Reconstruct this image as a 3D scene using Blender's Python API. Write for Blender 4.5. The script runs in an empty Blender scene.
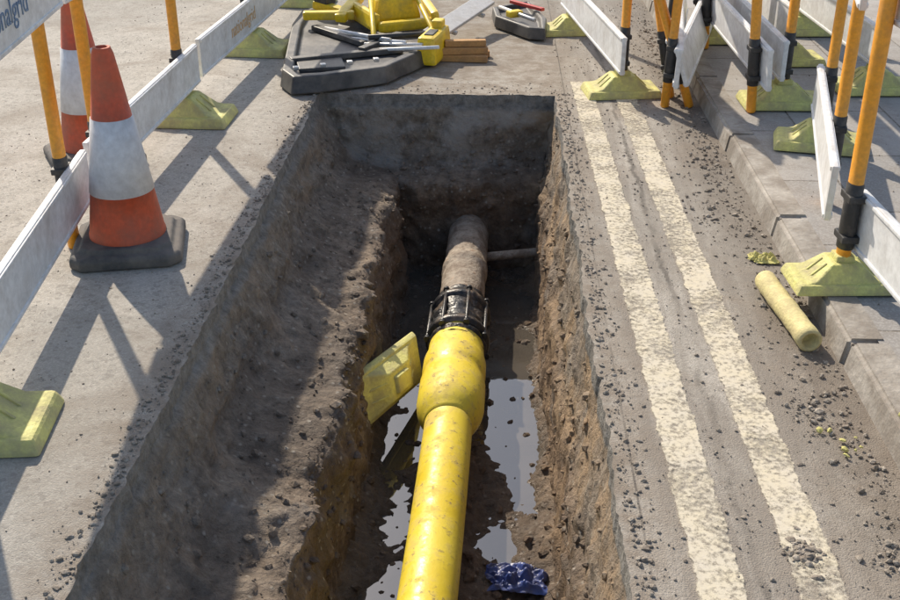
import bpy, bmesh, math, random
from mathutils import Vector, noise, Matrix, Euler
random.seed(7)
R=math.radians
scene=bpy.context.scene
col=scene.collection

# ------------------------------------------------------------------ materials
class NT:
    def __init__(s,name):
        s.m=bpy.data.materials.new(name); s.m.use_nodes=True
        s.t=s.m.node_tree; s.n=s.t.nodes; s.l=s.t.links
        s.b=s.n['Principled BSDF']
        s.co=s.n.new('ShaderNodeTexCoord').outputs['Object']
    def link(s,a,b): s.l.new(a,b)
    def put(s,inp,v):
        if isinstance(v,bpy.types.NodeSocket): s.l.new(v,inp)
        else: inp.default_value=v
    def mapping(s,scale):
        n=s.n.new('ShaderNodeMapping'); n.inputs['Scale'].default_value=scale
        s.l.new(s.co,n.inputs['Vector']); return n.outputs[0]
    def noise(s,scale,detail=4,rough=.6,vec=None,dist=0):
        n=s.n.new('ShaderNodeTexNoise'); n.inputs['Scale'].default_value=scale
        n.inputs['Detail'].default_value=detail; n.inputs['Roughness'].default_value=rough
        n.inputs['Distortion'].default_value=dist
        s.l.new(vec or s.co,n.inputs['Vector']); return n.outputs['Fac']
    def voro(s,scale,feature='F1',out='Distance',vec=None):
        n=s.n.new('ShaderNodeTexVoronoi'); n.feature=feature; n.inputs['Scale'].default_value=scale
        s.l.new(vec or s.co,n.inputs['Vector']); return n.outputs[out]
    def voro2(s,scale):
        n=s.n.new('ShaderNodeTexVoronoi'); n.inputs['Scale'].default_value=scale
        s.l.new(s.co,n.inputs['Vector'])
        bw=s.n.new('ShaderNodeSeparateColor'); s.l.new(n.outputs['Color'],bw.inputs[0])
        return n.outputs['Distance'],bw.outputs[0]
    def ramp(s,fac,stops):
        n=s.n.new('ShaderNodeValToRGB'); e=n.color_ramp.elements
        while len(e)<len(stops): e.new(.5)
        for i,(p,c) in enumerate(stops):
            e[i].position=p
            if not isinstance(c,(tuple,list)): c=(c,c,c)
            e[i].color=(*c,1)
        s.l.new(fac,n.inputs[0]); return n.outputs[0]
    def rng(s,v,a,b,c=0,d=1):
        n=s.n.new('ShaderNodeMapRange'); s.l.new(v,n.inputs[0])
        for i,x in enumerate((a,b,c,d)): n.inputs[i+1].default_value=x
        return n.outputs[0]
    def mix(s,f,a,b,mode='MIX'):
        n=s.n.new('ShaderNodeMix'); n.data_type='RGBA'; n.blend_type=mode
        def P(i,v):
            if isinstance(v,bpy.types.NodeSocket): s.l.new(v,n.inputs[i])
            elif i==0: n.inputs[i].default_value=v
            else:
                if not isinstance(v,(tuple,list)): v=(v,v,v)
                n.inputs[i].default_value=(*v[:3],1)
        P(0,f);P(6,a);P(7,b); return n.outputs[2]
    def math(s,op,a,b=0):
        n=s.n.new('ShaderNodeMath'); n.operation=op
        for i,v in enumerate((a,b)):
            if isinstance(v,bpy.types.NodeSocket): s.l.new(v,n.inputs[i])
            else: n.inputs[i].default_value=v
        return n.outputs[0]
    def xyz(s,i):
        n=s.n.new('ShaderNodeSeparateXYZ'); s.l.new(s.co,n.inputs[0]); return n.outputs[i]
    def bump(s,h,strength=.5,dist=.01):
        n=s.n.new('ShaderNodeBump'); n.inputs['Strength'].default_value=strength
        n.inputs['Distance'].default_value=dist; s.l.new(h,n.inputs['Height'])
        s.l.new(n.outputs[0],s.b.inputs['Normal'])
    def base(s,c): s.put(s.b.inputs['Base Color'],c)
    def rough(s,c): s.put(s.b.inputs['Roughness'],c)

def plain(name,c,rough=.5,dirt=.35,dcol=(.16,.13,.1),dscale=9,bump=.15,metal=0,lo=.5,hi=.72):
    t=NT(name)
    n=t.noise(dscale,5,.65); n2=t.noise(dscale*7,2,.6)
    m=t.rng(n,lo,hi,0,dirt)
    c1=t.mix(t.rng(n2,.3,.7),tuple(x*.86 for x in c),tuple(min(1,x*1.08) for x in c))
    t.base(t.mix(m,c1,dcol)); t.rough(t.rng(n,.3,.8,rough*.85,min(1,rough*1.35)))
    t.b.inputs['Metallic'].default_value=metal
    t.bump(n2,bump,.004)
    return t.m

def mk_road():
    t=NT('worn_asphalt')
    big=t.noise(1.3,5,.6); mid=t.noise(9,5,.7); fine=t.noise(260,2,.7)
    sd2,s2=t.voro2(75); sd1,s1=t.voro2(210)
    x=t.xyz(0)
    grey=t.ramp(mid,[(.25,(.31,.285,.245)),(.5,(.44,.408,.36)),(.75,(.54,.505,.452))])
    c=t.mix(t.rng(big,.35,.65,0,.5),grey,(.53,.49,.43))
    c=t.mix(t.rng(s1,.1,.95,0,.5),c,t.mix(t.rng(s1,.3,.85),(.2,.185,.165),(.64,.60,.54)))
    c=t.mix(t.rng(s2,.82,.9,0,.35),c,(.17,.155,.14))
    stv=t.noise(5,5,.65,t.mapping((2.2,.25,1)),.4)
    side=t.math('MULTIPLY',t.rng(x,.22,.42),t.rng(stv,.36,.60,.2,.85))
    c=t.mix(side,c,(.24,.21,.178))
    gut=t.math('MULTIPLY',t.rng(x,.74,.90),t.rng(mid,.32,.6,.4,.92))
    c=t.mix(gut,c,(.16,.132,.106))
    ds=t.noise(2.6,6,.72,None,.6)
    c=t.mix(t.rng(ds,.47,.64,0,.55),c,(.27,.225,.18))
    ps,pc=t.voro2(.85)
    c=t.mix(t.rng(pc,.55,.57,0,.25),c,(.26,.245,.22))
    ax=t.math('ABSOLUTE',t.math('ADD',x,.28))
    near=t.math('MULTIPLY',t.rng(ax,.60,.80,1,0),t.rng(mid,.38,.58,.15,.85))
    c=t.mix(near,c,(.22,.178,.137))
    wob=t.math('MULTIPLY',t.math('SUBTRACT',ds,.5),.10)
    xs=t.math('ADD',x,wob)
    seam=t.rng(t.math('ABSOLUTE',t.math('SUBTRACT',xs,.585)),.004,.014,.7,0)
    cut=t.rng(t.math('ABSOLUTE',t.math('SUBTRACT',x,.358)),.0015,.004,.7,0)
    c=t.mix(t.math('MULTIPLY',t.math('MAXIMUM',seam,cut),t.rng(big,.4,.56,.1,1)),c,(.08,.07,.06))
    t.base(c); t.rough(.93)
    h=t.math('ADD',t.math('MULTIPLY',fine,.8),t.math('MULTIPLY',mid,.9))
    t.bump(t.math('SUBTRACT',h,t.math('MULTIPLY',sd1,.3)),.75,.006)
    return t.m
M_road=mk_road()

def mk_line():
    t=NT('worn_line_paint')
    n=t.noise(14,6,.72); n2=t.noise(70,4,.75); f=t.noise(230,2,.6)
    c=t.mix(t.rng(n,.35,.7),(.66,.59,.44),(.62,.57,.48))
    c=t.mix(t.rng(n2,.47,.67,0,.55),c,(.40,.35,.28))
    t.base(c); t.rough(.88); t.bump(t.math('ADD',n2,f),.35,.003)
    uv=t.n.new('ShaderNodeUVMap'); sp=t.n.new('ShaderNodeSeparateXYZ'); t.link(uv.outputs[0],sp.inputs[0])
    loc=t.math('ABSOLUTE',t.math('SUBTRACT',sp.outputs[0],.5))
    edge=t.math('ADD',t.rng(loc,.27,.5,0,.6),t.math('ADD',t.math('MULTIPLY',n,.75),t.math('MULTIPLY',n2,.25)))
    wear=t.rng(edge,.76,.84)
    w2=t.rng(t.math('ADD',t.math('MULTIPLY',n2,.5),t.math('MULTIPLY',t.noise(4,4,.6),.5)),.46,.60,.05,.85)
    al=t.math('SUBTRACT',1,t.math('MAXIMUM',wear,w2))
    t.put(t.b.inputs['Alpha'],al)
    return t.m
M_line=mk_line()

def mk_soil(name,wet=False):
    t=NT(name)
    z=t.xyz(2); x=t.xyz(0); y=t.xyz(1)
    a=t.noise(4,5,.65,None,.3); b=t.noise(24,6,.74)
    sd,s=t.voro2(46)
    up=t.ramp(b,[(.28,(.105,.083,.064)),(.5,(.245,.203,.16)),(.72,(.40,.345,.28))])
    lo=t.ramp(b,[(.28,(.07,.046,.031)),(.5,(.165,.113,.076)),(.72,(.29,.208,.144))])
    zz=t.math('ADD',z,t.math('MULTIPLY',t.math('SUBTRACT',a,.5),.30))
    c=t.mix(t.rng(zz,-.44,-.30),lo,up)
    c=t.mix(t.rng(a,.52,.66,0,.55),c,(.38,.285,.2))
    c=t.mix(t.rng(a,.45,.34,0,.45),c,(.28,.262,.238))
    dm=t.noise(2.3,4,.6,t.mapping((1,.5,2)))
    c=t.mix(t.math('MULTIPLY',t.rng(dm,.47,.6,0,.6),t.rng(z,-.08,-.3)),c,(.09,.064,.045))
    c=t.mix(t.math('MULTIPLY',t.math('MULTIPLY',t.rng(y,5.2,5.3),t.rng(a,.45,.58)),.6),c,(.44,.42,.39))
    c=t.mix(t.math('MULTIPLY',t.rng(s,.8,.86),t.rng(sd,.4,.15,0,.75)),c,t.mix(s,(.26,.225,.18),(.44,.40,.34)))
    och=t.math('MULTIPLY',t.rng(x,.15,.26),t.rng(a,.45,.6,.1,.6))
    c=t.mix(och,c,(.42,.28,.155))
    zt=t.math('ADD',z,t.math('MULTIPLY',t.math('SUBTRACT',a,.5),.08))
    asp=t.ramp(b,[(.3,(.13,.12,.108)),(.7,(.38,.36,.33))])
    c=t.mix(t.rng(zt,-.075,-.055),c,asp)
    if wet:
        zw=t.rng(z,-.86,-.78,1,0)
        c=t.mix(.4,c,(.12,.086,.059))
        c=t.mix(t.math('MULTIPLY',zw,.65),c,(.07,.05,.034))
        t.rough(t.rng(t.math('ADD',t.math('MULTIPLY',zw,.8),t.math('MULTIPLY',b,.5)),.3,1.0,.6,.13))
    else:
        t.rough(t.rng(dm,.5,.62,.93,.65))
    t.base(c)
    h=t.math('ADD',t.math('MULTIPLY',b,1.3),t.math('MULTIPLY',sd,-.25))
    t.bump(h,1.0,.018)
    return t.m
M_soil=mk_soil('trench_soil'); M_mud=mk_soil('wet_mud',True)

def mk_water():
    t=NT('muddy_water')
    n=t.noise(5,3,.5)
    t.base(t.mix(n,(.06,.052,.042),(.13,.112,.092))); t.rough(.02)
    t.b.inputs['IOR'].default_value=2.4
    t.bump(n,.08,.01)
    return t.m
M_water=mk_water()

def mk_paving():
    t=NT('paving_slabs')
    br=t.n.new('ShaderNodeTexBrick')
    mp=t.n.new('ShaderNodeMapping'); mp.inputs['Rotation'].default_value=(0,0,R(90)); mp.inputs['Location'].default_value=(0.12,.02,0)
    t.link(t.co,mp.inputs['Vector']); t.link(mp.outputs[0],br.inputs['Vector'])
    br.inputs['Scale'].default_value=1; br.inputs['Brick Width'].default_value=.6; br.inputs['Row Height'].default_value=.45
    br.inputs['Mortar Size'].default_value=.005; br.inputs['Mortar Smooth'].default_value=.3
    br.inputs['Color1'].default_value=(.30,.285,.27,1); br.inputs['Color2'].default_value=(.42,.395,.37,1)
    br.inputs['Mortar'].default_value=(.13,.11,.09,1)
    n=t.noise(7,6,.7); sd,s=t.voro2(180)
    c=t.mix(t.rng(n,.38,.66,0,.65),br.outputs['Color'],(.24,.21,.18))
    c=t.mix(t.rng(s,.5,.9,0,.35),c,(.5,.475,.44))
    t.base(c); t.rough(.9)
    h=t.math('SUBTRACT',t.math('MULTIPLY',n,.8),br.outputs['Fac'])
    t.bump(h,.6,.008)
    return t.m
M_pave=mk_paving()
M_kerb=plain('kerb_concrete',(.40,.37,.33),.9,.8,(.2,.17,.14),7,.9,lo=.38,hi=.6)
M_white=plain('white_plastic',(.80,.81,.82),.4,.55,(.42,.38,.34),6,lo=.46)
M_orange=plain('orange_plastic',(.90,.38,.03),.4,.5,(.42,.22,.09),10)
M_black=plain('black_plastic',(.035,.035,.037),.5,.5,(.2,.18,.16),12)
M_foot=plain('pale_yellow_rubber',(.68,.65,.22),.7,.85,(.38,.33,.2),10,.8,lo=.38,hi=.66)
M_conered=plain('cone_orange_red',(.64,.11,.045),.55,.75,(.32,.14,.09),8,lo=.42)
M_conewht=plain('cone_reflective_sleeve',(.74,.75,.78),.45,.6,(.45,.41,.40),6,lo=.40)
M_conebase=plain('cone_black_base',(.07,.07,.072),.8,.85,(.24,.21,.18),7,.5,lo=.38)
M_wood=plain('sawn_timber',(.5,.28,.11),.8,.6,(.25,.15,.09),12)
M_steel=plain('galvanised_steel',(.6,.6,.6),.35,.4,(.3,.27,.24),12,metal=.5)
M_yel=plain('tool_yellow_paint',(.88,.62,.02),.4,.6,(.32,.24,.1),9,lo=.45)
M_red=plain('red_plastic',(.55,.04,.03),.45,.3)
M_tray=plain('dusty_black_plastic',(.045,.045,.048),.5,.8,(.2,.185,.165),5,.4,lo=.4,hi=.66)
M_grayboard=plain('grey_board',(.5,.5,.5),.6,.5,(.3,.28,.25),8)
M_text=plain('blue_lettering',(.12,.22,.38),.5,.6,(.5,.5,.5),20)
M_text2=plain('orange_lettering',(.7,.45,.22),.5,.6,(.6,.55,.5),20)

def mk_pipe():
    t=NT('yellow_pe_pipe')
    n=t.noise(11,6,.72,None,.4); n2=t.noise(38,4,.72); g=t.noise(3,3,.5)
    c=t.mix(t.rng(g,.35,.65),(.84,.67,.07),(.77,.57,.035))
    c=t.mix(t.rng(n,.5,.64,0,.5),c,(.48,.36,.16))
    c=t.mix(t.math('MULTIPLY',t.rng(n2,.57,.65,0,.8),t.rng(n,.42,.55,.15,1)),c,(.22,.15,.085))
    t.base(c); t.rough(t.rng(n,.45,.62,.36,.8)); t.bump(t.math('ADD',n,t.math('MULTIPLY',n2,.6)),.3,.006)
    return t.m
M_pipe=mk_pipe()
def mk_oldpipe():
    t=NT('old_iron_pipe')
    n=t.noise(9,6,.72,None,.5); n2=t.noise(55,4,.7)
    c=t.ramp(n,[(.3,(.13,.085,.055)),(.45,(.27,.215,.165)),(.58,(.42,.36,.29)),(.7,(.36,.18,.08))])
    c=t.mix(t.rng(n2,.52,.68,0,.65),c,(.12,.08,.055))
    t.base(c); t.rough(.75); t.bump(t.math('ADD',n,n2),.8,.01)
    return t.m
M_old=mk_oldpipe()
M_wrap=plain('black_wrap',(.025,.025,.027),.35,.8,(.22,.165,.12),11,.9,lo=.52,hi=.64)
M_log=plain('pale_yellow_offcut',(.66,.57,.27),.75,.85,(.42,.34,.2),14,.6,lo=.42)
M_rock=plain('loose_stones',(.38,.335,.28),.9,.9,(.18,.148,.118),40,.5,lo=.38,hi=.6)
M_clod=mk_soil('soil_clods_mat')
M_bag=plain('blue_plastic_film',(.05,.08,.26),.4,.85,(.1,.09,.1),24,lo=.42)
M_rag=plain('yellow_rag',(.62,.58,.2),.8,.7,(.35,.3,.15),30,lo=.4)

# ------------------------------------------------------------------ helpers
def obj(name,me,mats,parent=None,smooth=False):
    if not isinstance(mats,(list,tuple)): mats=[mats]
    for m in mats: me.materials.append(m)
    if smooth:
        for p in me.polygons: p.use_smooth=True
    o=bpy.data.objects.new(name,me); col.objects.link(o)
    if parent: o.parent=parent
    return o
def empty(name,loc,rot=(0,0,0)):
    e=bpy.data.objects.new(name,None); e.location=loc; e.rotation_euler=rot; e.empty_display_size=.1
    col.objects.link(e); return e
def pydata(name,v,f,mats,parent=None,smooth=False):
    me=bpy.data.meshes.new(name); me.from_pydata([tuple(a) for a in v],[],f); me.update()
    bm=bmesh.new(); bm.from_mesh(me); bmesh.ops.recalc_face_normals(bm,faces=bm.faces); bm.to_mesh(me); bm.free()
    return obj(name,me,mats,parent,smooth)
def box(name,size,loc,mat,parent=None,rot=(0,0,0),bev=.004,taper=None):
    bm=bmesh.new(); bmesh.ops.create_cube(bm,size=1)
    for v in bm.verts:
        if taper and v.co.z>0: v.co.x*=taper[0]; v.co.y*=taper[1]
        v.co=Vector((v.co.x*size[0],v.co.y*size[1],v.co.z*size[2]))
    if bev: bmesh.ops.bevel(bm,geom=list(bm.edges),offset=bev,segments=2,affect='EDGES',profile=.6)
    me=bpy.data.meshes.new(name); bm.to_mesh(me); bm.free()
    o=obj(name,me,mat,parent); o.location=loc; o.rotation_euler=rot; return o
def lathe(name,prof,mats,parent=None,segs=48,wob=0,flat=1,cap=True,wf=14):
    v=[];f=[];mi=[]
    for k,(r,h,m) in enumerate(prof):
        for i in range(segs):
            a=2*math.pi*i/segs; p=Vector((r*math.cos(a),r*flat*math.sin(a),h))
            if wob:
                q=noise.noise(p*wf)+.5*noise.noise(p*wf*2.9); p.x*=1+q*wob; p.y*=1+q*wob
            v.append(p)
    for k in range(len(prof)-1):
        for i in range(segs):
            j=(i+1)%segs; f.append((k*segs+i,k*segs+j,(k+1)*segs+j,(k+1)*segs+i)); mi.append(prof[k][2])
    if cap:
        f.append(tuple(range(segs))); mi.append(prof[0][2])
        f.append(tuple((len(prof)-1)*segs+i for i in range(segs))); mi.append(prof[-1][2])
    o=pydata(name,v,f,mats,parent)
    for p,m in zip(o.data.polygons,mi):
        p.material_index=m; p.use_smooth=len(p.vertices)==4
    return o
def rod(name,a,b,r,mat,parent=None,segs=12):
    a=Vector(a);b=Vector(b); L=(b-a).length
    o=lathe(name,[(r*.85,0,0),(r,r*.2,0),(r,L-r*.2,0),(r*.85,L,0)],[mat],parent,segs)
    o.location=a; o.rotation_mode='QUATERNION'; o.rotation_quaternion=(b-a).to_track_quat('Z','Y'); return o
def fbm(p,o=4,s=1.0):
    t=0;a=1
    for i in range(o):
        t+=a*noise.noise(p*s); s*=2.03; a*=.5
    return t

# ------------------------------------------------------------------ trench and ground
XL,XR,YN,YF=-.87,.31,.3,5.36
key=[ # z, left, right, far, near
 (0,0,0,0,0),(-.055,.008,.004,.004,0),(-.07,.025,.0,.02,0),(-.15,.05,.012,.025,.02),(-.24,.095,.02,.04,.03),(-.29,.135,.03,.05,.05),
 (-.325,.20,.035,.065,.06),(-.35,.29,.04,.09,.06),(-.365,.35,.045,.14,.07),(-.385,.378,.06,.235,.08),(-.47,.40,.065,.255,.09),(-.65,.415,.07,.26,.1),(-.80,.43,.08,.27,.1),(-.92,.44,.10,.28,.1)]
rings=[]
for a,b in zip(key[:-1],key[1:]):
    d=max(abs(a[0]-b[0]),abs(a[1]-b[1]),abs(a[3]-b[3])); n=max(1,int(d/.014))
    for i in range(n): rings.append([a[k]+(b[k]-a[k])*i/n for k in range(5)])
rings.append(list(key[-1]))
nS=360; nE=84
def ringpts(r):
    z,l,rr,f,n=r
    x0,x1,y0,y1=XL+l,XR-rr,YN+n,YF-f
    P=[]
    for i in range(nS): P.append((x0,y0+(y1-y0)*i/nS,z,'L'))
    for i in range(nE): P.append((x0+(x1-x0)*i/nE,y1,z,'F'))
    for i in range(nS): P.append((x1,y1-(y1-y0)*i/nS,z,'R'))
    for i in range(nE): P.append((x1-(x1-x0)*i/nE,y0,z,'N'))
    return P
V=[];F=[]
nP=2*(nS+nE)
for k,r in enumerate(rings):
    for (x,y,z,s) in ringpts(r):
        p=Vector((x,y,z))
        q=Vector((x*5,y*5,1))
        e=.012*noise.noise(q)+.009*noise.noise(q*3)+.007*noise.noise(q*8)
        if s=='R': e+=.014*min(0,noise.noise(q*1.7)+.1)
        if z<-.058:
            t=min(1,(-.058-z)/.10)
            A=.034 if s in 'LF' else .02
            nv=Vector((fbm(p+Vector((5,0,0)),6,3.0),fbm(p+Vector((0,9,0)),6,3.0),fbm(p+Vector((0,0,7)),6,3.0)))
            rid=max(0,noise.noise(p*13))*.04+abs(noise.noise(p*34))*.014
            p=p+nv*A*t
            nx={'L':1,'R':-1,'F':0,'N':0}[s]; ny={'F':-1,'N':1}.get(s,0)
            p+=Vector((nx,ny,.5))*rid*t*(.8 if s!='R' else .6)
            if s=='L' and z<-.2: p.x+=(.035*noise.noise(Vector((0,y*1.3,3)))+.02*noise.noise(Vector((0,y*4.3,3))))*t
            p.x+=e*(1-t); p.y+=e*(1-t)
        else:
            p.x+=e; p.y+=e
        p.z=min(p.z,0)
        V.append(p)
for k in range(len(rings)-1):
    for i in range(nP):
        j=(i+1)%nP; F.append((k*nP+i,k*nP+j,(k+1)*nP+j,(k+1)*nP+i))
ring0=V[:nP]
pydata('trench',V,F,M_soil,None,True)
wallV=V
BIG=150
F=[];outer=[]
for idx,p in enumerate(ring0):
    if idx<nS: o=(-BIG,p.y,0)
    elif idx<nS+nE: o=(p.x,BIG,0)
    elif idx<2*nS+nE: o=(BIG,p.y,0)
    else: o=(p.x,-BIG,0)
    outer.append(Vector(o))
V=[Vector((p.x,p.y,0)) for p in ring0]+outer
for i in range(nP):
    j=(i+1)%nP; F.append((i,j,nP+j,nP+i))
c0=len(V); V+= [Vector((-BIG,-BIG,0)),Vector((-BIG,BIG,0)),Vector((BIG,BIG,0)),Vector((BIG,-BIG,0))]
def sideend(i,corner): F.append((nP+i-1,nP+i,corner))
sideend(nS,c0+1); sideend(nS+nE,c0+2); sideend(2*nS+nE,c0+3); F.append((2*nP-1,nP,c0))
pydata('road',V,F,M_road)

floorV=[];F=[]
dips=[(.09,3.98,.11,.40,.08),(.11,3.50,.10,.20,.075),(-.31,4.07,.10,.24,.08),(-.30,3.55,.10,.22,.07),(.05,2.95,.08,.16,.06),(-.30,3.02,.07,.17,.065),
      (.07,4.65,.22,.35,.05),(-.33,4.6,.14,.4,.06),(.13,3.2,.06,.12,.055),(-.3,2.6,.09,.16,.05),(.02,2.5,.05,.1,.04),(-.27,2.75,.05,.08,.04)]
nx=100; ny=440
def fz(x,y):
    p=Vector((x,y,0))
    z=-.812+.036*fbm(p,6,4)+.022*abs(noise.noise(p*17))+.012*noise.noise(p*42)
    for (a,b,sx,sy,dd) in dips: z-=dd*math.exp(-((x-a)/sx)**2-((y-b)/sy)**2)
    z+=.05*math.exp(-((x+.14)/.1)**2)*(1 if y<3.4 else .3)
    z+=.05*max(0,(x-.17)/.1)+.05*max(0,(-.38-x)/.08)
    return z
for j in range(ny+1):
    y=.25+(5.5-.25)*j/ny
    for i in range(nx+1):
        x=-.6+(.98)*i/nx
        floorV.append(Vector((x,y,fz(x,y))))
for j in range(ny):
    for i in range(nx):
        a=j*(nx+1)+i; F.append((a,a+1,a+nx+2,a+nx+1))
pydata('trench_floor_mud',floorV,F,M_mud,None,True)
WZ=-.832
pydata('puddle_water',[(-.55,.3,WZ),(.3,.3,WZ),(.3,5.3,WZ),(-.55,5.3,WZ)],[(0,1,2,3)],M_water)

V=[];F=[];UV=[]
for x0,x1 in ((.500,.452),(.712,.655)):
    n=60
    for i in range(n+1):
        y=-3+(5.6+3)*i/n
        cx=x0+(x1-x0)*(y-1.7)/(5.4-1.7)
        b=len(V); V+= [(cx-.064,y,.004),(cx+.064,y,.004)]
        if i: F.append((b-2,b-1,b+1,b)); UV+=[0,1,1,0]
me=bpy.data.meshes.new('double_yellow_line'); me.from_pydata(V,[],F); me.update()
ul=me.uv_layers.new(name='UVMap')
for l,u in zip(ul.data,UV): l.uv=(u,0)
obj('double_yellow_line',me,M_line)

# kerb and pavement
ZP=.08
k=bpy.data.meshes.new('kerb'); bm=bmesh.new()
y=-8.05
while y<30:
    L=.9
    g=bmesh.ops.create_cube(bm,size=1)
    jx=random.uniform(-.004,.004); jz=random.uniform(-.001,.004)
    for v in g['verts']:
        v.co=Vector((1.065+v.co.x*.13+jx,y+L/2+v.co.y*(L-.006),(ZP-.06)+ (v.co.z)*.12+jz))
        if v.co.z>.04 and v.co.x<1.03: v.co.x+=.02
    y+=L
bmesh.ops.bevel(bm,geom=list(bm.edges),offset=.011,segments=3,affect='EDGES')
bm.to_mesh(k); bm.free(); obj('kerb',k,M_kerb)
pydata('pavement',[(1.10,-150,ZP-.005),(150,-150,ZP-.005),(150,150,ZP-.005),(1.10,150,ZP-.005)],[(0,1,2,3)],M_pave)

# ------------------------------------------------------------------ loose stones
def rocks(name,items,mat,sub=1):
    t=bmesh.new(); bmesh.ops.create_icosphere(t,subdivisions=sub,radius=1)
    tv=[v.co.copy() for v in t.verts]; tf=[[v.index for v in f.verts] for f in t.faces]; t.free()
    V=[];F=[]
    for (p,s) in items:
        sc=Vector((random.uniform(.7,1.3),random.uniform(.6,1.2),random.uniform(.45,.85)))*s
        e=Euler((random.uniform(-.4,.4),random.uniform(-.4,.4),random.uniform(0,6.3))).to_matrix()
        b=len(V); off=Vector((random.random()*50,0,0))
        for c in tv:
            q=c*(1+.45*noise.noise(c*1.5+off))
            V.append(e@Vector((q.x*sc.x,q.y*sc.y,q.z*sc.z))+Vector(p))
        F+=[tuple(b+i for i in f) for f in tf]
    return pydata(name,V,F,mat)
def psize(lo,hi,pw=2.6): return lo*(hi/lo)**(random.random()**pw)
it=[]
for _ in range(5200):
    v=random.choice(wallV)
    if v.z>-.07 : continue
    it.append((v,psize(.0025,.02)))
for _ in range(3600):
    v=random.choice(wallV)
    if -.46<v.z<-.2 and (v.x<-.4 or v.y>5): it.append((v+Vector((0,0,.002)),psize(.003,.02,3)))
for _ in range(40):
    v=random.choice(wallV)
    if -.42<v.z<-.25 and v.x<-.45: it.append((v+Vector((0,0,.006)),random.uniform(.02,.038)))
for _ in range(2600):
    v=random.choice(floorV)
    if v.z>WZ and -.42<v.x<.24: it.append((v,psize(.003,.026)))
for _ in range(110):
    it.append(((random.uniform(-.4,.22),random.uniform(2.6,5.0),WZ-.002),psize(.006,.022)))
rocks('soil_clods',it,M_clod)
it=[]
for _ in range(4200):
    x=.33+.67*random.random()**.7; y=random.uniform(1.2,7.5)
    it.append(((x,y,.002),psize(.0013,.007,2.8)))
for _ in range(1100):
    x=random.gauss(.94,.045); y=random.uniform(1,7)
    if x<.99: it.append(((x,y,.003),psize(.0025,.013,2.6)))
for _ in range(2200):
    x=random.uniform(-2.4,-.88); y=random.uniform(1.2,7.5)
    it.append(((x,y,.001),psize(.0013,.005)))
for _ in range(2200):
    s=random.choice((-1,1)); x=(XL-abs(random.gauss(0,.03))-.008) if s<0 else (XR+abs(random.gauss(0,.035))+.008)
    it.append(((x,random.uniform(1,5.4),.002),psize(.0018,.010,2.6)))
for _ in range(250):
    it.append(((random.uniform(-.9,.9),YF+abs(random.gauss(0,.12))+.01,.002),psize(.002,.008)))
for cx,cy,n,r in ((.70,1.92,160,.03),(.86,2.5,80,.06),(.95,3.1,60,.06),(.8,3.9,60,.08),(.9,1.9,80,.05),(.9,4.4,70,.08)):
    for _ in range(n): it.append(((random.gauss(cx,r*.6),random.gauss(cy,r),.004),psize(.002,.013)))
for _ in range(600):
    it.append(((random.uniform(1.14,2.6),random.uniform(1.5,7),ZP-.003),psize(.0015,.005)))
rocks('loose_gravel',it,M_rock)
it=[((x+random.gauss(0,.012),y+random.gauss(0,.012),z),random.uniform(.005,.011)) for x,y,z in
    ((.91,2.33,.01),(.93,2.36,.01),(.9,2.31,.01),(1.07,2.27,.085),(1.03,2.34,.085),(.88,2.4,.01)) for _ in range(2)]
rocks('yellow_crumbs',it,M_rag)

# ------------------------------------------------------------------ gas main
def along(a,b,o):
    a=Vector(a);b=Vector(b); o.location=a; o.rotation_mode='QUATERNION'; o.rotation_quaternion=(b-a).to_track_quat('Z','Y')
zc=-.64
PF=Vector((-.140,3.38,zc)); PE=Vector((-.105,5.35,zc-.005))
V=[];F=[];sg=56;N=60
for k in range(N+1):
    y=.4+(3.40-.4)*k/N
    u=(3.4-y)
    cx=-.140-.016*u-.010*u*u
    dx=.016+.020*u
    tx=Vector((dx,1,0)).normalized(); nx_=Vector((tx.y,-tx.x,0))
    for i in range(sg):
        a=2*math.pi*i/sg; V.append(Vector((cx,y,zc))+nx_*.088*math.cos(a)+Vector((0,0,.088*math.sin(a))))
for k in range(N):
    for i in range(sg):
        j=(i+1)%sg; F.append((k*sg+i,k*sg+j,(k+1)*sg+j,(k+1)*sg+i))
F.append(tuple(range(sg)))
pydata('yellow_gas_pipe',V,F,M_pipe,None,True)
pf=[(.088,-.03,0),(.094,-.01,0),(.104,.005,0),(.117,.035,0),(.124,.065,0),(.127,.09,0),(.127,.24,0),(.124,.25,0),(.121,.262,0),(.120,.30,0),(.124,.312,0),(.125,.33,0),(.125,.40,0),(.122,.418,0),(.116,.43,0),(.113,.50,0),(.113,.60,0)]
o=lathe('pipe_coupling',pf,[M_pipe],None,64); along(PF,PE,o)
box('terminal_boss',(.035,.035,.03),(0.03,-.127,.17),M_pipe,o,(R(90),0,0),.006)
# wrapped mechanical joint: lumpy sleeve, two clamp collars, bolts
d=(PE-PF).normalized()
pj=empty('wrapped_pipe_joint',PF+d*.50); pj.rotation_mode='QUATERNION'; pj.rotation_quaternion=d.to_track_quat('Z','Y')
pf=[(.112,.0,0)]
n=30
for i in range(n+1):
    h=.02+.40*i/n
    r=.115+.005*math.sin(i*1.3)-(.018 if i in(0,n) else 0)
    pf.append((r,h,0))
pf.append((.1,.43,0))
lathe('sleeve',pf,[M_wrap],pj,72,wob=.09)
for h in (.07,.30):
    lathe('collar',[(.112,h,0),(.130,h+.005,0),(.134,h+.02,0),(.130,h+.042,0),(.112,h+.048,0)],[M_wrap],pj,64,wob=.025,cap=False)
for k in range(8):
    a=k*math.pi/4+.3
    o=rod('bolt',(.128*math.cos(a),.128*math.sin(a),.05),(.128*math.cos(a),.128*math.sin(a),.36),.008,M_wrap,pj,8)
    for h in (.045,.35):
        lathe('nut',[(.014,h,0),(.014,h+.016,0)],[M_wrap],pj,6).location=(.128*math.cos(a),.128*math.sin(a),0)
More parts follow.
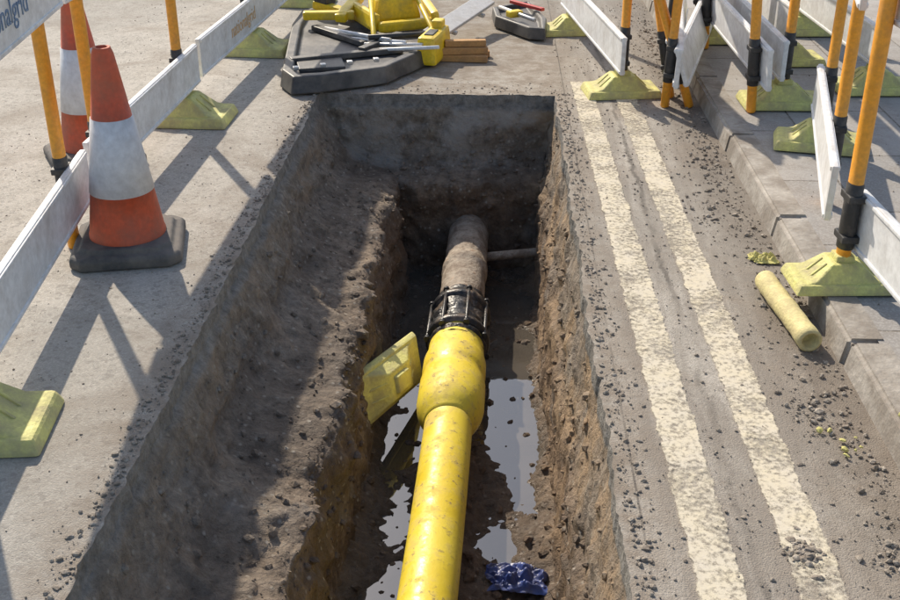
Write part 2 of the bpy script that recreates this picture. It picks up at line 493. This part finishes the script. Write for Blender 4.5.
pf=[(.09,0,0)]+[(.1,.02+.1*i,0) for i in range(4)]+[(.101,.37,0),(.107,.38,0),(.107,.44,0),(.1,.45,0)]+[(.1,.5+.1*i,0) for i in range(6)]+[(.1,1.06,0),(.09,1.065,0)]
o=lathe('old_iron_main',pf,[M_old],None,64,wob=.04); along(PF+d*.86,PE,o)
rod('service_stub_pipe',(-.02,4.86,-.66),(.30,4.9,-.64),.022,M_old)

# ------------------------------------------------------------------ barrier feet
def foot(parent,loc=(0,0,0),rot=(0,0,0),name='foot',sc=.86):
    e=empty(name,loc,rot); e.scale=(sc,sc,sc)
    if parent: e.parent=parent
    box('plinth',(.27,.44,.045),(0,0,.0235),M_foot,e,(0,0,0),.012,(.88,.92))
    V=[];F=[]
    pr=[(-.185,.042),(-.13,.056),(-.062,.118),(.062,.118),(.13,.056),(.185,.042)]
    for s in (-1,1):
        for (yy,zz) in pr:
            w=.108-.55*(zz-.044); V.append((s*w,yy,zz))
    n=len(pr)
    for i in range(n-1): F.append((i,i+1,n+i+1,n+i))
    F.append(tuple(range(n))); F.append(tuple(range(2*n-1,n-1,-1)))
    F.append((0,n,2*n-1,n-1))
    o=pydata('shoulder',V,F,M_foot,e)
    b=o.modifiers.new('b','BEVEL'); b.width=.012; b.segments=3
    box('socket',(.09,.085,.03),(0,0,.128),M_foot,e,(0,0,0),.008,(.9,.9))
    for s in (-1,1):
        box('rib',(.010,.085,.012),(.03*s,.105,.078),M_foot,e,(R(-42),0,0),.003)
        box('rib',(.010,.085,.012),(.03*s,-.105,.078),M_foot,e,(R(42),0,0),.003)
    return e
# ------------------------------------------------------------------ barriers
def barrier(p0,p1,z=0,lean=0,feet=(1,1),over=(.15,.15),side=-1,text=(0,0),tcol=None,fs=.86,lz=.225):
    dx,dy=p1[0]-p0[0],p1[1]-p0[1]; L=math.hypot(dx,dy); a=math.atan2(dy,dx)
    e=empty('roadworks_barrier',(p0[0],p0[1],z),(0,0,a))
    b=empty('frame',(0,0,0),(lean,0,0)); b.parent=e
    for k,x in enumerate((0,L)):
        pn='post_%d'%(k+1)
        lathe(pn,[(.025,0,0),(.029,.006,0),(.029,.12,0),(.034,.125,1),(.034,.33,1),(.030,.335,0),(.030,.62,0),(.031,1.03,0),(.026,1.045,0)],[M_orange,M_black],b,20,flat=.72).location=(x,0,0)
        for zz in (.16,.29): 
            box('clip',(.08,.052,.022),(x,0,zz),M_black,b,(0,0,0),.004)
        if feet[k]: foot(e,(x,0,0),sc=fs)
    Lb=L+over[0]+over[1]; cx=(L+over[1]-over[0])/2
    for q,(nm,z0,hh) in enumerate((('lower_board',lz,.185),('upper_board',.90,.2))):
        yy=side*.037
        box(nm,(Lb,.022,hh),(cx,yy,z0),M_white,b,(0,0,0),.006)
        for zz in (z0-hh/2+.012,z0+hh/2-.012): box(nm+'_lip',(Lb-.02,.032,.014),(cx,yy,zz),M_white,b,(0,0,0),.004)
        if text[q]:
            cu=bpy.data.curves.new('lettering','FONT'); cu.body='nationalgrid'; cu.size=.10; cu.extrude=.0008; cu.align_x='CENTER'; cu.align_y='CENTER'
            t=bpy.data.objects.new('lettering',cu); col.objects.link(t); t.parent=b
            cu.materials.append(tcol or M_text)
            t.location=(cx+text[q]-1,yy+.0125*side,z0); t.rotation_euler=(R(90),0,R(180) if side>0 else 0)
    return e
# left row
barrier((-1.34,2.32),(-1.46,3.47),feet=(1,0),over=(.3,.16),text=(0,1.2),fs=1,lz=.21)
barrier((-1.47,3.86),(-1.44,4.90),feet=(0,1),over=(.2,.17),fs=1.05)
barrier((-1.38,6.15),(-1.30,7.4),feet=(1,1),over=(1.0,.15),text=(.55,0),tcol=M_text2,fs=1.05)
# right row
barrier((1.15,2.0),(1.085,3.12),z=ZP,over=(.3,.03),side=-1,lz=.21,fs=.72)
barrier((1.22,3.78),(1.36,4.42),z=ZP,feet=(0,1),over=(.5,.1),side=1)
barrier((1.33,5.0),(1.30,6.2),z=ZP,feet=(1,1),over=(.1,.15),side=1)
barrier((.64,5.41),(.47,6.68),feet=(1,1),side=1)
# leaning stack of spare barriers
barrier((.83,5.20),(1.0,6.35),lean=R(2),feet=(0,0))
barrier((.88,5.36),(1.10,6.50),lean=R(-12),feet=(0,0))
barrier((.95,5.20),(1.24,6.30),lean=R(-20),feet=(0,0))
barrier((1.17,4.88),(1.15,6.02),z=ZP,lean=R(-4),feet=(0,0))
barrier((1.82,5.25),(1.76,6.4),z=ZP,feet=(1,1),side=1)
barrier((1.52,5.75),(1.45,6.9),z=ZP,feet=(1,1),side=1)

# barrier foot dropped in the trench, on its edge against the bank
f=foot(None,(-.40,3.64,-.63),(0,0,0),'barrier_foot',1)
u=Vector((.34,.93,-.16)).normalized(); h=Vector((.93,-.30,.22)); h=(h-h.dot(u)*u).normalized(); xx=u.cross(h)
f.rotation_euler=Matrix((xx,u,h)).transposed().to_euler(); f.scale=(.82,1.38,.62)

# ------------------------------------------------------------------ traffic cones
def cone(loc,rz,h=.71,sc=.95):
    e=empty('traffic_cone',loc,(0,0,rz)); e.scale=(sc,sc,1)
    V=[];F=[]
    def ring(s,c,z):
        b=len(V)
        for (x,y) in ((s,c),(c,s),(-c,s),(-s,c),(-s,-c),(-c,-s),(c,-s),(s,-c)): V.append((x,y,z))
        return b
    rs=[ring(.19,.15,.0),ring(.195,.155,.01),ring(.195,.155,.035),ring(.185,.15,.046),ring(.165,.12,.05),ring(.155,.115,.065)]
    for a,b in zip(rs[:-1],rs[1:]):
        for i in range(8): j=(i+1)%8; F.append((a+i,a+j,b+j,b+i))
    F.append(tuple(range(8))); F.append(tuple(rs[-1]+i for i in range(8)))
    o=pydata('base',V,F,M_conebase,e); m=o.modifiers.new('b','BEVEL'); m.width=.006; m.segments=2
    def rr(z): return .135-(.135-.034)*(z-.07)/(h-.07)
    pr=[(.137,.063,0),(.137,.073,0)]
    for z in [.08,.15,.225,.2255,.34,.48,.4805,.6,h-.02,h-.004,h]:
        m=1 if .2252<z<.4803 else 0
        r=rr(z)+(.003 if .2252<z<.4802 else 0)
        if z>=h-.004: r-=.004
        pr.append((r,z,m))
    pr.append((.020,h,0)); pr.append((.018,h-.06,0))
    lathe('cone_body',pr,[M_conered,M_conewht],e,48,cap=False,wob=.012,wf=7)
    return e
cone((-1.258,3.46,0),R(12))
cone((-1.68,4.36,0),R(30))

# short pipe offcut lying in the gutter (open ends)
o=lathe('pipe_offcut',[(.022,.03,0),(.024,.0,0),(.032,-.002,0),(.034,.006,0)]+[(.034+.001*math.sin(i*1.9),.03+.33*i/14,0) for i in range(15)]+[(.036,.37,0),(.036,.40,0),(.031,.404,0),(.025,.402,0),(.023,.36,0)],[M_log],None,32,wob=.06)
along((.885,3.22,.038),(.930,2.84,.036),o)
def crumple(name,loc,sx,sy,h,mat,seed,n=44):
    V=[];F=[]
    for j in range(n):
        for i in range(n):
            u=i/(n-1)-.5; v=j/(n-1)-.5
            p=Vector((u*3+seed,v*3,seed)); r=1+.5*noise.noise(p*.8)+.12*noise.noise(p*4)
            ed=max(0,1-(2*max(abs(u),abs(v)))**3)
            z=h*(.1+abs(fbm(p,4,1.3)))*ed
            V.append((loc[0]+u*sx*r,loc[1]+v*sy*r,loc[2]+z))
    for j in range(n-1):
        for i in range(n-1):
            a=j*n+i; F.append((a,a+1,a+n+1,a+n))
    return pydata(name,V,F,mat,None,True)
crumple('plastic_bag',(.105,2.72,-.795),.19,.12,.055,M_bag,3.1)
crumple('yellow_rag',(.93,3.45,.006),.1,.07,.035,M_rag,8.2)

# ------------------------------------------------------------------ pile of kit behind the trench
def tray(name,pts,z,h,mats,inset=.05,depth=-.03):
    e=empty(name,(0,0,0))
    bm=bmesh.new(); vs=[bm.verts.new((x,y,z)) for x,y in pts]; f=bm.faces.new(vs); 
    bm.normal_update()
    if f.normal.z<0: f.normal_flip()
    r=bmesh.ops.extrude_face_region(bm,geom=[f]); 
    top=[g for g in r['geom'] if isinstance(g,bmesh.types.BMFace)][0]
    for v in top.verts: v.co.z+=h
    c=sum((v.co for v in top.verts),Vector())/len(top.verts)
    for v in top.verts: v.co.x+=(c.x-v.co.x)*.04; v.co.y+=(c.y-v.co.y)*.04
    bmesh.ops.inset_region(bm,faces=[top],thickness=inset,depth=0)
    bmesh.ops.inset_region(bm,faces=[top],thickness=.012,depth=depth)
    bmesh.ops.recalc_face_normals(bm,faces=bm.faces)
    me=bpy.data.meshes.new(name); bm.to_mesh(me); bm.free()
    o=obj('shell',me,mats,e); b=o.modifiers.new('b','BEVEL'); b.width=.008; b.segments=2
    return e
e=tray('folded_sign_frame',[(-1.20,6.45),(-1.2,6.85),(-1.02,6.95),(-.88,6.6),(-.61,6.4),(-.34,6.6),(-.29,6.3),(-.36,5.85),(-.54,5.5),(-.86,5.32),(-1.0,5.28),(-1.08,5.42)],.01,.085,M_tray)
for i in range(5):
    x=-.98+i*.09
    rod('stand_rod',(x,6.35-.12*i,.09),(x+.33,5.98-.05*i,.13),.010,M_steel if i%2 else M_white,e)
box('brace',(.62,.05,.03),(-.78,5.78,.085),M_tray,e,(0,0,R(24)),.006)
box('brace_2',(.5,.045,.03),(-.88,6.2,.085),M_tray,e,(0,0,R(-48)),.006)
box('brace_3',(.4,.045,.03),(-.62,6.0,.10),M_tray,e,(0,0,R(64)),.006)
box('cross_panel',(.24,.2,.02),(-.9,5.62,.075),M_tray,e,(0,0,R(14)),.006)
for k in range(4): box('stud',(.03,.03,.02),(-1.0+.13*k,5.45+.06*k,.10),M_steel,e,(0,0,.3),.005)
e=tray('folded_sign_frame',[(-.02,7.0),(.0,6.75),(.2,6.45),(.3,6.42),(.32,6.7),(.22,7.2)],.01,.07,M_tray,.035)
box('red_edge',(.3,.03,.02),(.2,6.95,.10),M_red,e,(0,0,R(-50)))
rod('stand_rod',(.03,6.9,.1),(.24,6.55,.1),.012,M_steel,e)
box('yellow_clip',(.09,.06,.04),(.12,6.72,.1),M_yel,e,(0,0,R(30)),.01)
e=empty('site_power_tool',(-.55,6.45,0),(0,0,R(20)))
box('engine_body',(.30,.24,.16),(0,.15,.17),M_yel,e,(0,0,0),.035,(.75,.8))
box('engine_block',(.18,.16,.10),(.02,.14,.29),M_black,e,(0,0,0),.02,(.85,.85))
box('side_guard',(.05,.42,.10),(-.2,.08,.14),M_yel,e,(0,R(10),R(6)),.02)
box('side_guard_2',(.05,.42,.10),(.2,.05,.14),M_yel,e,(0,R(-10),R(-8)),.02)
box('skid',(.34,.05,.06),(0,-.14,.12),M_yel,e,(0,0,R(5)),.015)
rod('handle_left',(-.15,.1,.24),(-.26,-.4,.13),.014,M_yel,e)
rod('handle_right',(.12,.1,.24),(.08,-.42,.13),.014,M_yel,e)
rod('handle_bar',(-.29,-.4,.13),(.12,-.43,.13),.016,M_black,e)
lathe('fuel_cap',[(.03,0,0),(.03,.03,0),(.02,.035,0)],[M_black],e,20).location=(.0,.2,.34)
e=empty('yellow_sign_stand',(-.93,6.66,.08),(0,0,R(-25)))
box('bar_1',(.36,.07,.05),(0,0,.04),M_yel,e,(0,R(8),0),.012)
box('bar_2',(.07,.34,.05),(.1,-.05,.08),M_yel,e,(R(10),0,R(12)),.012)
box('bar_3',(.3,.06,.05),(.05,-.2,.06),M_yel,e,(0,0,R(30)),.012)
box('clamp',(.1,.1,.05),(-.12,.02,.09),M_black,e,(0,0,0),.012)
e=empty('yellow_base_block',(-.33,6.0,0),(0,0,R(-12)))
box('block',(.12,.36,.15),(0,0,.09),M_yel,e,(0,0,0),.02,(.8,.92))
box('lug',(.06,.08,.05),(0,.1,.18),M_yel,e,(0,0,0),.01)
box('slot',(.05,.12,.01),(0,-.05,.166),M_black,e,(0,0,0),.003)
e=empty('timber_stakes',(-.16,6.03,0),(0,0,R(2)))
for i,(yy,zz) in enumerate(((-.05,.02),(0,.02),(.05,.02),(-.025,.056),(.025,.056),(.0,.092))):
    box('stake_%d'%i,(.22+.05*random.random(),.042,.034),(random.uniform(-.02,.02),yy,zz),M_wood,e,(0,0,R(random.uniform(-7,7))),.003)
e=empty('grey_board',(-.2,6.45,.0),(0,0,R(-22)))
box('panel',(.12,.75,.02),(0,0,.14),M_grayboard,e,(R(4),R(14),0),.004)
box('batten',(.14,.03,.02),(0,.2,.125),M_grayboard,e,(0,R(14),0),.004)
box('batten_2',(.14,.03,.02),(0,-.2,.11),M_grayboard,e,(0,R(14),0),.004)

# ------------------------------------------------------------------ light
el=R(39); az=R(-29)
S=Vector((math.sin(az)*math.cos(el),math.cos(az)*math.cos(el),math.sin(el)))
sd=bpy.data.lights.new('sun','SUN'); sd.energy=5.0; sd.angle=R(.7); sd.color=(1,.89,.73)
so=bpy.data.objects.new('sun',sd); col.objects.link(so); so.rotation_mode='QUATERNION'; so.rotation_quaternion=S.to_track_quat('Z','Y'); so.location=S*30
w=bpy.data.worlds.new('World'); scene.world=w; w.use_nodes=True
nt=w.node_tree; sk=nt.nodes.new('ShaderNodeTexSky'); sk.sky_type='NISHITA'; sk.sun_disc=False
sk.sun_elevation=el; sk.sun_rotation=az%(2*math.pi); sk.air_density=1.2; sk.dust_density=1.8
bg=nt.nodes['Background']; bg.inputs['Strength'].default_value=.15
nt.links.new(sk.outputs[0],bg.inputs[0])

cd=bpy.data.cameras.new('camera'); cd.sensor_width=36; cd.lens=44; cd.clip_end=600; cd.clip_start=.05
co=bpy.data.objects.new('camera',cd); col.objects.link(co); co.location=(0,0,1.6); co.rotation_euler=(R(90-27.2),0,R(2.3))
scene.camera=co
scene.view_settings.view_transform='Standard'; scene.view_settings.look='None'; scene.view_settings.exposure=0
